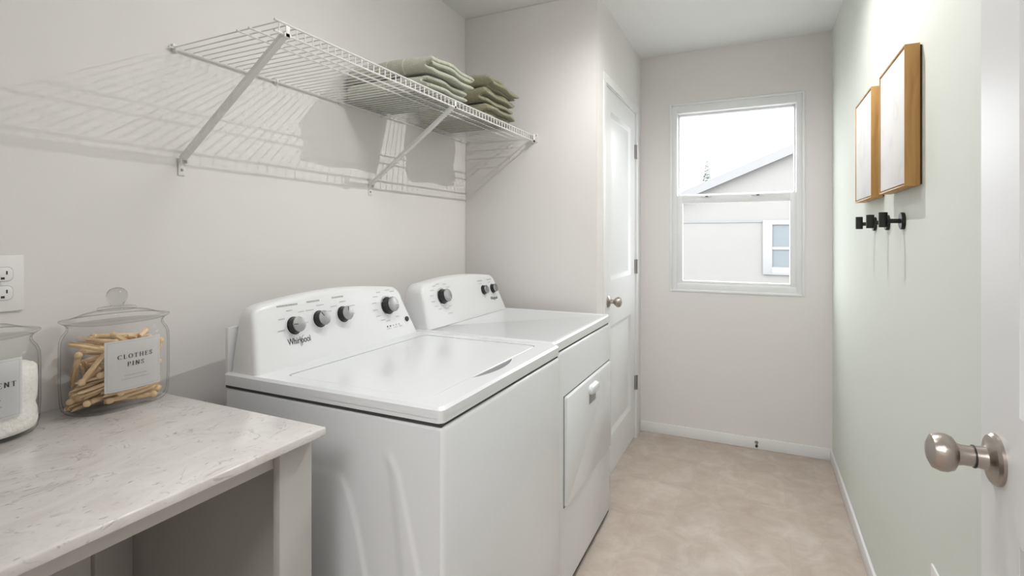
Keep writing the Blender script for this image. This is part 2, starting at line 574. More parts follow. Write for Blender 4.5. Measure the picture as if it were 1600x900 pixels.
# near door, folded back against the sage wall
DX = 0.312
def put2(u, v, d): return (DX + d, u, v)
P2 = [(0.245, 0.905, 0.20, 0.86), (0.245, 0.905, 1.03, 1.93)]
d2 = struct(O('door_2', slab_mesh(0.122, 1.035, 0.012, 2.045, P2, put2, 0.035), 'door', label='open white panel door standing against the sage wall at the right edge'))
for u0, u1, a, b_ in P2:
    O('panel', panel_mesh(bmesh.new(), u0, u1, a, b_, put2), 'door', d2)
ros = me_of(lathe([(0, 0), (0.0365, 0), (0.0365, 0.004), (0.033, 0.008), (0.020, 0.0105), (0.0165, 0.013), (0.0155, 0.022), (0.0155, 0.026), (0, 0.026)], 40), 'rosette', 'nickel')
kn = me_of(lathe([(0, 0.026), (0.0145, 0.0265), (0.0145, 0.040), (0.016, 0.046), (0.024, 0.051), (0.0275, 0.059), (0.0275, 0.067), (0.024, 0.076), (0.014, 0.081), (0, 0.082)], 40), 'door_knob', 'nickel')
rg = me_of(lathe([(0.0145, 0.0255), (0.0163, 0.0255), (0.0163, 0.0275), (0.0145, 0.0275)], 32), 'collar_ring', 'black')
k2 = L('door_knob', kn, d2, (DX, 0.976, 0.948), AX_NEGX, 'satin nickel round door knob')
SUB('rosette', ros, k2)
SUB('collar_ring', rg, k2)

# window
win = root('window_1', ((WX0 + WX1) / 2, YE, WZ0), 'white single-hung vinyl window with two panes', None)
del_keys = [k for k in ('category',) if k in win]
for k in del_keys: del win[k]
struct(win)
def frame4(name, x0, x1, z0, z1, y0, y1, wl, wr, wb, wt, material, parent, bev=0.003):
    bm = bmesh.new()
    box(bm, (x0, y0, z0), (x0 + wl, y1, z1), bev); box(bm, (x1 - wr, y0, z0), (x1, y1, z1), bev)
    box(bm, (x0 + wl - .001, y0, z0), (x1 - wr + .001, y1, z0 + wb), bev); box(bm, (x0 + wl - .001, y0, z1 - wt), (x1 - wr + .001, y1, z1), bev)
    return O(name, bm, material, parent)
frame4('casing_bead', WX0 - 0.012, WX1 + 0.012, WZ0 - 0.012, WZ1 + 0.012, YE - 0.006, YE + 0.03, 0.014, 0.014, 0.014, 0.014, 'vinyl', win)
frame4('outer_frame', WX0, WX1, WZ0, WZ1, YE + 0.006, YE + 0.10, 0.034, 0.034, 0.040, 0.050, 'vinyl', win)
us = frame4('upper_sash', -0.470, 0.206, 1.522, 2.062, YE + 0.055, YE + 0.090, 0.014, 0.014, 0.020, 0.018, 'vinyl', win)
ls = frame4('lower_sash', -0.474, 0.210, 0.966, 1.532, YE + 0.014, YE + 0.052, 0.040, 0.040, 0.026, 0.050, 'vinyl', win)
O('pane', BX((-0.458, YE + 0.070, 1.538), (0.194, YE + 0.074, 2.048)), 'pane', us)
O('pane', BX((-0.438, YE + 0.030, 0.988), (0.174, YE + 0.034, 1.486)), 'pane', ls)
for x in (-0.289, 0.0):
    bm = BX((x - 0.035, YE + 0.004, 1.518), (x + 0.03, YE + 0.02, 1.530), 0.003)
    lk = O('sash_lock', bm, 'vinyl', ls)
    O('lock_slot', BX((x - 0.008, YE + 0.002, 1.519), (x + 0.008, YE + 0.006, 1.525)), 'slot', lk)

# ------------------------------------------------------------------ outside the window
NY = 13.0
struct(O('ground', BX((-25, YE + T, -0.9), (25, 45, -0.4)), 'ground'))
nh = root('neighbour_house', (2.4, NY, -0.4), 'pale gabled neighbour house seen through the window', 'house')
def rake(x): return 2.30 + (x + 1.69) * 0.410
xr = 3.0
bm = bmesh.new()
prof = [(-2.4, -0.4), (8.4, -0.4), (8.4, rake(-2.4) - 0.115), (xr, rake(xr) - 0.115), (-2.4, rake(-2.4) - 0.115)]
loops(bm, [[(x, NY, z) for x, z in prof], [(x, NY + 5, z) for x, z in prof]])
O('wall', bm, 'stucco', nh)
bm = bmesh.new()
for s in (1, -1):
    pr = [(-2.8, rake(-2.8)), (xr, rake(xr)), (xr, rake(xr) - 0.12), (-2.8, rake(-2.8) - 0.12)]
    pr = [(x if s > 0 else 2 * xr - x, z) for x, z in pr]
    loops(bm, [[(x, NY - 0.14, z + 0.012) for x, z in pr], [(x, NY + 5.3, z + 0.012) for x, z in pr]])
O('roof', bm, 'shingle', nh)
for s in (1, -1):
    bm = bmesh.new()
    pr = [(-2.8, rake(-2.8) + 0.02), (xr, rake(xr) + 0.02), (xr, rake(xr) - 0.19), (-2.8, rake(-2.8) - 0.19)]
    pr = [(x if s > 0 else 2 * xr - x, z) for x, z in pr]
    loops(bm, [[(x, NY - 0.19, z) for x, z in pr], [(x, NY - 0.145, z) for x, z in pr]])
    O('fascia', bm, 'fascia', nh)
O('band', BX((-2.42, NY - 0.02, 1.60), (8.42, NY + 0.02, 1.66)), 'fascia', nh)
nw = frame4('window', 0.10, 1.55, 0.42, 1.64, NY - 0.05, NY + 0.02, 0.19, 0.12, 0.17, 0.10, 'nwin', nh)
for a, b_ in ((0.58, 0.99), (1.04, 1.55)):
    O('pane', BX((0.29, NY - 0.015, a), (1.43, NY - 0.005, b_)), 'npane', nw)
O('mullion', BX((0.28, NY - 0.04, 0.985), (1.44, NY - 0.004, 1.045)), 'nwin', nw)

tr = root('conifer_tree', (-1.66, 20, -0.4), 'small grey-green conifer behind the neighbour roof', 'tree')
bm = bmesh.new()
tube(bm, [(-1.66, 20, -0.4), (-1.66, 20, 3.9)], [0.09, 0.01], 8)
O('trunk', bm, 'bark', tr)
bm = bmesh.new()
rnd = random.Random(4)
for k in range(420):
    z = 0.5 + 3.55 * (k / 420)
    rr = (4.1 - z) * 0.26 * rnd.uniform(0.6, 1.1) + 0.03
    a = k * 2.4
    p0 = Vector((-1.66, 20, z)); p1 = p0 + Vector((math.cos(a) * rr, math.sin(a) * rr, -0.25 * rr + rnd.uniform(-.02, .02)))
    s = Vector((-math.sin(a), math.cos(a), 0.15)) * (0.05 + rr * 0.16)
    md = p0.lerp(p1, 0.6)
    vs = [bm.verts.new(q) for q in (p0, md + s, p1, md - s)]
    v5 = bm.verts.new(md + Vector((0, 0, 0.06)))
    for i in range(4): bm.faces.new((vs[i], vs[(i + 1) % 4], v5))
O('foliage', bm, 'tree', tr)

# ------------------------------------------------------------------ lamps out of view: the downlight, plus added dome and passage fill
cl = root('ceiling_light', (-0.10, 1.95, H), 'small round ceiling downlight above the floor between the machines and the sage wall', 'lamp')
O('base_plate', (lambda b_: (bmesh.ops.translate(b_, verts=b_.verts, vec=(-0.10, 1.95, H)), b_)[1])(lathe([(0, 0), (0.06, 0), (0.06, -0.012), (0.03, -0.02), (0, -0.02)], 24)), 'chrome', cl)
ld = bpy.data.lights.new('bulb', 'SPOT')
ld.energy = LAMP_W
ld.color = (1.0, 0.985, 0.965)
ld.shadow_soft_size = 0.003
ld.spot_size = R(168)
ld.spot_blend = 0.65
lo_ = bpy.data.objects.new('bulb', ld)
C.objects.link(lo_)
lo_.parent = cl
lo_.location = (0, 0, -0.030)
dl = root('added_dome_fill', (-0.50, 1.10, H), 'added fill light, an unseen round opal dome above the washing machine side of the room', 'lamp')  # added for soft fill, out of view above the frame
def moved(bm, v):
    bmesh.ops.translate(bm, verts=bm.verts, vec=v)
    return bm
O('base_plate', moved(lathe([(0, 0), (0.17, 0), (0.17, -0.018), (0, -0.018)], 40), (-0.50, 1.10, H)), 'trim', dl)
O('dome', moved(lathe([(0, -0.018), (0.16, -0.018), (0.158, -0.035), (0.14, -0.06), (0.10, -0.08), (0.05, -0.09), (0, -0.092)], 40), (-0.50, 1.10, H)), 'domefill', dl)
hl = root('added_passage_fill', (-0.2, -1.1, H), 'added fill light, an unseen square ceiling panel in the passage behind the doorway', 'lamp')  # added behind the camera to send fill through the doorway
O('frame', BX((-0.75, -1.65, H - 0.03), (0.35, -0.55, H - 0.001), 0.004), 'trim', hl)
O('diffuser', BX((-0.72, -1.62, H - 0.036), (0.32, -0.58, H - 0.0295)), 'hallfill', hl)

# ------------------------------------------------------------------ text helpers
def text_mesh(txt, size, material, name='lettering', ext=0.0002):
    cu = bpy.data.curves.new('tmp_text', 'FONT')
    cu.body = txt
    cu.size = size
    cu.align_x = 'CENTER'
    cu.align_y = 'CENTER'
    cu.extrude = ext
    t = bpy.data.objects.new('tmp_text', cu)
    C.objects.link(t)
    dg = bpy.context.evaluated_depsgraph_get()
    me = bpy.data.meshes.new_from_object(t.evaluated_get(dg))
    bpy.data.objects.remove(t)
    bpy.data.curves.remove(cu)
    me.name = name
    me.materials.clear()
    me.materials.append(M[material])
    return me

def arc(cx, cy, rx, ry, a0, a1, n=14):
    return [(cx + rx * math.cos(R(a0 + (a1 - a0) * k / n)), cy + ry * math.sin(R(a0 + (a1 - a0) * k / n))) for k in range(n + 1)]
GLYPH = {   # width, strokes, serif feet (x, y, half width)
    'C': (0.86, [arc(.46, .5, .38, .47, 42, 318, 22), [(.76, .98), (.76, .70)]], []),
    'L': (0.70, [[(.17, 0), (.17, 1)], [(.05, .02), (.64, .02)], [(.64, 0), (.64, .24)]], [(.17, 1, .13)]),
    'O': (0.94, [arc(.47, .5, .38, .47, 0, 360, 30)], []),
    'T': (0.80, [[(.40, 0), (.40, 1)], [(.05, .98), (.75, .98)], [(.05, 1), (.05, .76)], [(.75, 1), (.75, .76)]], [(.40, 0, .14)]),
    'H': (0.94, [[(.18, 0), (.18, 1)], [(.76, 0), (.76, 1)], [(.18, .5), (.76, .5)]], [(.18, 0, .13), (.18, 1, .13), (.76, 0, .13), (.76, 1, .13)]),
    'E': (0.74, [[(.17, 0), (.17, 1)], [(.05, .02), (.66, .02)], [(.05, .98), (.64, .98)], [(.17, .51), (.5, .51)], [(.66, 0), (.66, .24)], [(.64, 1), (.64, .78)], [(.5, .62), (.5, .40)]], []),
    'S': (0.66, [[(.54, .74), (.50, .88), (.40, .96), (.28, .97), (.16, .90), (.11, .78), (.15, .65), (.27, .56), (.42, .47), (.54, .36), (.56, .22), (.49, .09), (.36, .03), (.22, .04), (.12, .12), (.08, .27)], [(.56, .98), (.56, .72)], [(.07, .30), (.07, .02)]], []),
    'P': (0.74, [[(.18, 0), (.18, 1)], [(.18, .98), (.40, .98)] , arc(.40, .73, .25, .25, 90, -90, 14), [(.40, .48), (.18, .48)]], [(.18, 0, .14), (.10, 1, .06)]),
    'I': (0.40, [[(.20, 0), (.20, 1)]], [(.20, 0, .14), (.20, 1, .14)]),
    'N': (0.92, [[(.17, 0), (.17, 1)], [(.17, .98), (.74, .02)], [(.74, 0), (.74, 1)]], [(.17, 0, .12), (.10, 1, .08), (.74, 1, .12)]),
    'D': (0.90, [[(.18, 0), (.18, 1)], [(.18, .98), (.40, .98)], arc(.40, .5, .40, .48, 90, -90, 20), [(.40, .02), (.18, .02)]], [(.10, 0, .06), (.10, 1, .06)]),
    'R': (0.84, [[(.18, 0), (.18, 1)], [(.18, .98), (.40, .98)], arc(.40, .74, .24, .24, 90, -90, 14), [(.40, .50), (.18, .50)], [(.40, .50), (.74, .02)]], [(.18, 0, .14), (.10, 1, .06), (.76, 0, .08)]),
    'G': (0.92, [arc(.46, .5, .38, .47, 42, 330, 22), [(.76, .98), (.76, .70)], [(.78, .06), (.78, .44)]], [(.76, .44, .13)]),
}
def serif_text(bm, txt, h, cx, y0, put, gap=0.16):
    """letter strokes thick where upright and thin where level; put(u, v) -> world point"""
    W = sum(GLYPH[c][0] for c in txt) + gap * (len(txt) - 1)
    x = cx - W * h / 2
    for c in txt:
        wd, strokes, feet = GLYPH[c]
        for st in strokes:
            pr = None
            for i, p in enumerate(st):
                a, b_ = st[max(i - 1, 0)], st[min(i + 1, len(st) - 1)]
                dx, dy = b_[0] - a[0], b_[1] - a[1]
                l = math.hypot(dx, dy) or 1
                short = len(st) == 2 and abs(dy) < 0.4
                wv = 0.055 if short else 0.05 + 0.14 * (abs(dy) / l) ** 1.6
                nx, ny = -dy / l * wv / 2, dx / l * wv / 2
                cur = [bm.verts.new(put(x + (p[0] + s * nx) * h, y0 + (p[1] + s * ny) * h)) for s in (1, -1)]
                if pr: bm.faces.new((pr[0], pr[1], cur[1], cur[0]))
                pr = cur
        for fx, fy, hw in feet:
            bm.faces.new([bm.verts.new(put(x + (fx + sx * hw) * h, y0 + (fy + sy * 0.027) * h)) for sx, sy in ((-1, -1), (1, -1), (1, 1), (-1, 1))])
        x += (wd + gap) * h

# ------------------------------------------------------------------ laundry machines
KL = 0.286
FN = Vector((1, 0, KL)).normalized()
FV = Vector((-KL, 0, 1)).normalized()
FU = Vector((0, 1, 0))
FROT = Matrix((FU, FV, FN)).transposed().to_4x4()

def console_mesh(y0, y1, xf, xb, zb, zt, taper0, taper1, arch, rc=0.05):
    """sloping control console: front outline with round upper corners and a bowed top"""
    n = 8
    out = [(y0, zb), (y1, zb)]
    cy, cz = y1 - taper1 - rc, zt - rc
    for k in range(n + 1):
        a = R(0 + 90 * k / n)
        out.append((cy + rc * math.cos(a), cz + rc * math.sin(a)))
    ya, yb = cy, y0 + taper0 + rc
    for k in range(1, 14):
        t = k / 14
        out.append((ya + (yb - ya) * t, zt + arch * math.sin(math.pi * t)))
    for k in range(n + 1):
        a = R(90 + 90 * k / n)
        out.append((yb + rc * math.cos(a), cz + rc * math.sin(a)))
    yc = (y0 + y1) / 2
    def lp(ins, back, lean=True):
        res = []
        for y, z in out:
            zz = z - ins * (1 if z > zb + 0.02 else 0)
            yy = y + (ins if y < yc else -ins) * min(1, abs(y - yc) / (0.5 * (y1 - y0)) * 1.0)
            x = xf - back - (zz - zb) * KL if lean else back
            res.append((x, yy, zz))
        return res
    bm = bmesh.new()
    loops(bm, [lp(0.014, 0), lp(0.007, 0.001), lp(0.002, 0.005), lp(0, 0.012), lp(0, 0.035), lp(0.004, xb + 0.012, False), lp(0.012, xb, False)])
    return bm

def on_face(xf, y, z, off=0.0):
    return Vector((xf - (z - 0.915) * KL, y, z)) + FN * off

def ctl_knob(parent, p, rad, turn, name='control_knob', dial=False):
    body = lathe([(0, 0), (rad * 1.10, 0), (rad * 1.08, 0.004), (rad * 0.98, 0.0045), (rad * 0.90, rad * 0.95), (0, rad * 0.95)], 32)
    k = L(name, me_of(body, name, 'black'), parent, p, FROT)
    SUB('cap', me_of(lathe([(0, rad * 0.951), (rad * 0.91, rad * 0.95), (rad * 0.93, rad * 1.02), (rad * 0.88, rad * 1.10), (rad * 0.80, rad * 1.12), (0, rad * 1.13)], 32), 'cap', 'silver'), k)
    SUB('skirt_ring', me_of(lathe([(rad * 1.0, 0), (rad * 1.30 if dial else rad * 1.2, 0), (rad * 1.27 if dial else rad * 1.17, 0.003), (rad * 1.0, 0.003)], 32), 'skirt_ring', 'chrome' if dial else 'plastic'), k)
    bm = bmesh.new()
    box(bm, (-0.0011, rad * 0.30, rad * 1.115), (0.0011, rad * 0.86, rad * 1.15))
    bmesh.ops.rotate(bm, verts=bm.verts, cent=(0, 0, 0), matrix=Matrix.Rotation(R(turn), 3, 'Z'))
    SUB('pointer', me_of(bm, 'pointer', 'plastic' if dial else 'dark_ink'), k)
    return k

def marks(parent, xf, items, material='ink'):
    """tiny unreadable console print, drawn as broken bars: (y, z, length, height)"""
    rnd = random.Random(len(items))
    bm = bmesh.new()
    for y, z, ln, hh in items:
        x = y
        while x < y + ln:
            wd = hh * rnd.uniform(0.55, 0.9)
            pts = [on_face(xf, x + a * wd, z + b_ * hh, 0.0003) for a, b_ in ((0, 0), (1, 0), (1, 1), (0, 1))]
            bm.faces.new([bm.verts.new(q) for q in pts])
            x += wd + hh * 0.25
    return tag(O('printed_marking', bm, material, parent), kind='stuff')

def logo(parent, xf, y, z, ht, material='dark_ink'):
    me = text_mesh('Whirlpool', ht, material, 'logo_lettering')
    xs = [v.co.x for v in me.vertices]
    sx = ht * 3.05 / (max(xs) - min(xs))
    for v in me.vertices: v.co.x *= sx
    o = L('logo_lettering', me, parent, on_face(xf, y, z, 0.0004), FROT)
    bm = bmesh.new()      # the swoosh looping round the middle of the word
    pts = []
    for k in range(27):
        a = R(70 + 235 * k / 26)
        q = Matrix.Rotation(R(-28), 2) @ Vector((0.20 * ht * math.cos(a), 0.62 * ht * math.sin(a)))
        pts.append((q.x + 0.40 * ht, q.y - 0.08 * ht, 0.0003))
    tube(bm, pts, [0.004 * ht + 0.026 * ht * math.sin(math.pi * k / 26) for k in range(27)], 6)
    bmesh.ops.scale(bm, vec=(1, 1, 0.1), verts=bm.verts)
    SUB('logo_swoosh', me_of(bm, 'logo_swoosh', material), o)

def rounded_lid_hole(x0, y0, x1, y1, r, bulge=None):
    pts = rrect(x0, y0, x1, y1, r, 6)
    if not bulge: return pts
    ya, yb, dep = bulge
    out = []
    for i, p in enumerate(pts):
        out.append(p)
        if i == 6:       # after the corner (x1, y0): run up the front edge with the finger recess
            for k in range(0, 13):
                t = k / 12
                out.append((x1 + dep * math.sin(math.pi * t) ** 0.7 if 0 < k < 12 else x1, ya + (yb - ya) * t))
    return out

# --- washer
wx0, wx1, wy0, wy1 = -1.275, -0.590, 0.905, 1.612
wa = root('washing_machine', ((wx0 + wx1) / 2, (wy0 + wy1) / 2, 0), 'white top-load washing machine with four console dials, beside the stone counter', 'washing machine')
O('cabinet', BX((wx0, wy0 + 0.006, 0.022), (wx1, wy1, 0.874), 0.012, 3), 'enamel', wa)
def emb(x, z):
    def sstep(d, s): 
        t = max(0, min(1, d / s)); return t * t * (3 - 2 * t)
    # inner arch
    cx = -0.940
    half = 0.055 + 0.098 * min(1, max(0, (0.735 - z) / 0.235)) ** 0.5 if z < 0.735 else 0
    a = sstep(half - abs(x - cx), 0.012) * sstep(0.728 - z, 0.014)
    # slanting rib beside it
    xr_ = -0.722 + 0.064 * ((0.80 - z) / 0.25 if z < 0.80 else 0) + 0.012 * sstep(0.80 - z, 0.05)
    xl_ = xr_ - 0.006 - 0.036 * min(1, max(0, (0.80 - z) / 0.28))
    r_ = sstep(xr_ - x, 0.010) * sstep(x - xl_ + 0.03, 0.03) * sstep(0.805 - z, 0.03)
    return 0.0045 * a + 0.004 * r_
bm = bmesh.new()
NX, NZ = 150, 110
gx0, gx1, gz0, gz1 = wx0 + 0.012, wx1 - 0.010, 0.034, 0.864
g = [[bm.verts.new((gx0 + (gx1 - gx0) * i / NX, wy0 + 0.0055 - emb(gx0 + (gx1 - gx0) * i / NX, gz0 + (gz1 - gz0) * j / NZ), gz0 + (gz1 - gz0) * j / NZ)) for i in range(NX + 1)] for j in range(NZ + 1)]
for j in range(NZ):
    for i in range(NX):
        bm.faces.new((g[j][i], g[j][i + 1], g[j + 1][i + 1], g[j + 1][i]))
O('side_panel', bm, 'enamel', wa, 'side panel with pressed arch ribs', 60)
O('plinth_gap', BX((wx0 + 0.02, wy0 + 0.03, 0.012), (wx1 - 0.02, wy1 - 0.02, 0.0225)), 'gap', wa)
for fx in (wx0 + 0.06, wx1 - 0.06):
    for fy in (wy0 + 0.06, wy1 - 0.06):
        O('levelling_foot', tube(bmesh.new(), [(fx, fy, 0), (fx, fy, 0.014)], 0.02, 12), 'black', wa)
O('seam_gap', BX((wx0 + 0.006, wy0 + 0.006, 0.872), (wx1 - 0.006, wy1 - 0.006, 0.882)), 'gap', wa)
HB = (1.135, 1.375, 0.028)
hole = rounded_lid_hole(-1.095, 0.952, -0.655, 1.566, 0.018, HB)
bm = bmesh.new()
plate_with_hole(bm, rrect(wx0, wy0, wx1, wy1, 0.014), hole, 0.890, 0.914, 0.006)
loops(bm, [[(x, y, z) for x, y in rrect(wx0 + i, wy0 + i, wx1 - i, wy1 - i, 0.014)] for z, i in ((0.879, 0.004), (0.8815, 0), (0.8905, 0))])
O('top_deck', bm, 'enamel', wa)
bm = bmesh.new()
lid = rrect(-1.092, 0.955, -0.658, 1.563, 0.016)
loops(bm, [[(x, y, z) for x, y in lid] for z in (0.893, 0.9105)] + [[(x, y, 0.9128) for x, y in rrect(-1.090, 0.957, -0.660, 1.561, 0.015)]])
lo = O('lid', bm, 'enamel', wa)
O('lid_recess_shade', BX((-0.6575, HB[0] - 0.004, 0.8906), (-0.622, HB[1] + 0.004, 0.8922)), 'matte_black', lo)  # black sheet standing for the shade inside the finger recess
WXF = -1.154
cons = O('console', console_mesh(0.912, 1.606, WXF, -1.262, 0.914, 1.088, 0.020, 0.045, 0.018, 0.045), 'plastic', wa, None, 50)
O('back_plate', BX((-1.274, 0.912, 0.90), (-1.262, 1.600, 1.03), 0.003), 'plastic', wa)
ctl_knob(wa, on_face(WXF, 1.056, 1.019), 0.0235, 85)
ctl_knob(wa, on_face(WXF, 1.152, 1.024), 0.0235, 35)
ctl_knob(wa, on_face(WXF, 1.249, 1.025), 0.0235, -10)
ctl_knob(wa, on_face(WXF, 1.468, 1.026), 0.0285, -95, 'cycle_dial', True)
L('start_button', me_of(lathe([(0, 0), (0.009, 0), (0.009, 0.004), (0.007, 0.006), (0, 0.006)], 20), 'start_button', 'gap'), wa, on_face(WXF, 1.556, 0.968), FROT)
for k in range(5):
    L('indicator_light', me_of(lathe([(0, 0), (0.0028, 0), (0.0028, 0.0008), (0, 0.001)], 10), 'indicator_light', 'dark_ink' if k < 2 else 'faint'), wa, on_face(WXF, 1.444 + 0.016 * k, 0.957), FROT)
marks(wa, WXF, [(1.012, 1.074, 0.068, 0.005), (1.118, 1.075, 0.048, 0.005), (1.217, 1.077, 0.050, 0.005)])
mk = [(1.000, 1.010, 0.024, 0.0032), (1.010, 1.040, 0.020, 0.0032), (1.040, 1.060, 0.022, 0.0032), (1.080, 1.052, 0.02, 0.003), (1.090, 1.020, 0.018, 0.003),
      (1.108, 1.052, 0.028, 0.0032), (1.150, 1.062, 0.028, 0.0032), (1.186, 1.040, 0.018, 0.0032), (1.205, 1.052, 0.026, 0.0032), (1.245, 1.062, 0.028, 0.0032),
      (1.285, 1.045, 0.022, 0.0032), (1.288, 1.020, 0.014, 0.0032)]
for k in range(9):
    a = R(60 + 26 * k)
    mk.append((1.468 + 0.058 * math.cos(a) - (0.022 if math.cos(a) < 0 else 0), 1.026 + 0.052 * math.sin(a), 0.022, 0.0032))
mk += [(1.440, 0.948, 0.02, 0.0026), (1.475, 0.948, 0.02, 0.0026), (1.505, 0.948, 0.02, 0.0026), (1.50, 0.982, 0.02, 0.003)]
marks(wa, WXF, mk, 'faint')
logo(wa, WXF, 1.066, 0.977, 0.026)

# --- dryer
dx0, dx1, dy0, dy1 = -1.275, -0.612, 1.628, 2.336
dr = root('clothes_dryer', ((dx0 + dx1) / 2, (dy0 + dy1) / 2, 0), 'white front-load clothes dryer with three console dials, next to the closet door', 'dryer')
O('cabinet', BX((dx0, dy0, 0.022), (dx1, dy1, 0.874), 0.012, 3), 'enamel', dr)
O('plinth_gap', BX((dx0 + 0.02, dy0 + 0.02, 0.012), (dx1 - 0.02, dy1 - 0.02, 0.0225)), 'gap', dr)
for fx in (dx0 + 0.06, dx1 - 0.06):
    for fy in (dy0 + 0.06, dy1 - 0.06):
        O('levelling_foot', tube(bmesh.new(), [(fx, fy, 0), (fx, fy, 0.014)], 0.02, 12), 'black', dr)
O('seam_gap', BX((dx0 + 0.006, dy0 + 0.006, 0.872), (dx1 - 0.006, dy1 - 0.006, 0.882)), 'gap', dr)
bm = bmesh.new()
loops(bm, [[(x, y, z) for x, y in rrect(dx0 + i, dy0 + i, dx1 - i, dy1 - i, 0.014)] for z, i in ((0.879, 0.004), (0.8815, 0), (0.909, 0), (0.915, 0.005), (0.915, 0.020), (0.9128, 0.026))])
O('top_deck', bm, 'enamel', dr)
# door: a slightly proud panel with a dark seam round it and a pull with its shade painted below
door_y0, door_y1, door_z0, door_z1 = 1.712, 2.316, 0.325, 0.707
O('door_seam', BX((dx1 - 0.004, door_y0 - 0.004, door_z0 - 0.003), (dx1 + 0.0012, door_y1 + 0.004, door_z1 + 0.005), 0.0), 'gap', dr)
bm = bmesh.new()
loops(bm, [[(x, y, z) for y, z in rrect(door_y0 + i, door_z0 + i, door_y1 - i, door_z1 - i, 0.012)] for x, i in ((dx1 - 0.004, -0.002), (dx1 + 0.006, -0.002), (dx1 + 0.010, 0.003))])
dd = O('door', bm, 'enamel', dr)
bm = bmesh.new()
hc = (2.024, 0.640)
loops(bm, [[(dx1 + 0.010 + x, y, z) for y, z in rrect(hc[0] - 0.055 + i, hc[1] + 0.004 + i * .5, hc[0] + 0.055 - i, hc[1] + 0.040 - i * .5, 0.0158 - i * .3)] for x, i in ((-0.002, 0), (0.010, 0.001), (0.016, 0.008), (0.017, 0.014))])
O('handle', bm, 'enamel', dd, 'raised white pull')
O('handle_recess_shade', BX((dx1 + 0.0095, hc[0] - 0.044, hc[1] - 0.034), (dx1 + 0.0108, hc[0] + 0.044, hc[1] + 0.006)), mat('recess_shade_grey', (0.36, 0.36, 0.36), 0.6), dd)  # flat grey patch: shade under the pull put in as colour
O('toe_panel_line', BX((dx1 - 0.003, dy0 + 0.02, 0.0225), (dx1 - 0.001, dy1 - 0.02, 0.026)), 'gap', dr)
DXF = -1.13
O('console', console_mesh(1.646, 2.318, DXF, -1.262, 0.914, 1.086, 0.012, 0.045, 0.016, 0.045), 'plastic', dr, None, 50)
ctl_knob(dr, on_face(DXF, 1.784, 1.026), 0.0285, -150, 'cycle_dial', True)
ctl_knob(dr, on_face(DXF, 2.128, 1.021), 0.021, 20)
ctl_knob(dr, on_face(DXF, 2.217, 1.020), 0.021, -20)
mk = []
for k in range(11):
    a = R(40 + 26 * k)
    mk.append((1.784 + 0.060 * math.cos(a) - (0.024 if math.cos(a) < 0 else 0), 1.026 + 0.050 * math.sin(a), 0.024, 0.0032))
mk += [(2.10, 1.050, 0.03, 0.003), (2.19, 1.050, 0.03, 0.003), (1.80, 0.955, 0.03, 0.0035)]
marks(dr, DXF, mk, 'faint')
marks(dr, DXF, [(2.095, 1.062, 0.045, 0.005), (2.185, 1.062, 0.045, 0.005)], 'faint')
logo(dr, DXF, 2.215, 0.976, 0.022)

# ------------------------------------------------------------------ counter
CZ = 0.885
cb = root('counter_cabinet', (-1.1, 0.44, 0), 'grey painted open knee-space cabinet frame under the stone counter', 'cabinet')
O('front_post', BX((-0.838, 0.699, 0), (-0.820, 0.777, CZ - 0.017), 0.0015), 'cab', cb)
O('end_panel', BX((XL + 0.001, 0.757, 0), (-0.838, 0.776, CZ - 0.017), 0.001), 'cab', cb)
O('back_post', BX((XL + 0.001, 0.676, 0), (XL + 0.019, 0.757, CZ - 0.017), 0.001), 'cab', cb)
O('apron', BX((-0.856, YN + 0.02, 0.826), (-0.838, 0.757, CZ - 0.0175), 0.001), 'cab', cb)
O('end_panel', BX((XL + 0.001, YN + 0.001, 0), (-0.838, YN + 0.020, CZ - 0.017), 0.001), 'cab', cb)
ct = O('stone_countertop', BX((XL + 0.001, YN + 0.001, CZ - 0.017), (-0.790, 0.787, CZ), 0.003, 3), 'quartz')
tag(ct, 'pale veined quartz countertop with two glass jars on it', 'countertop')

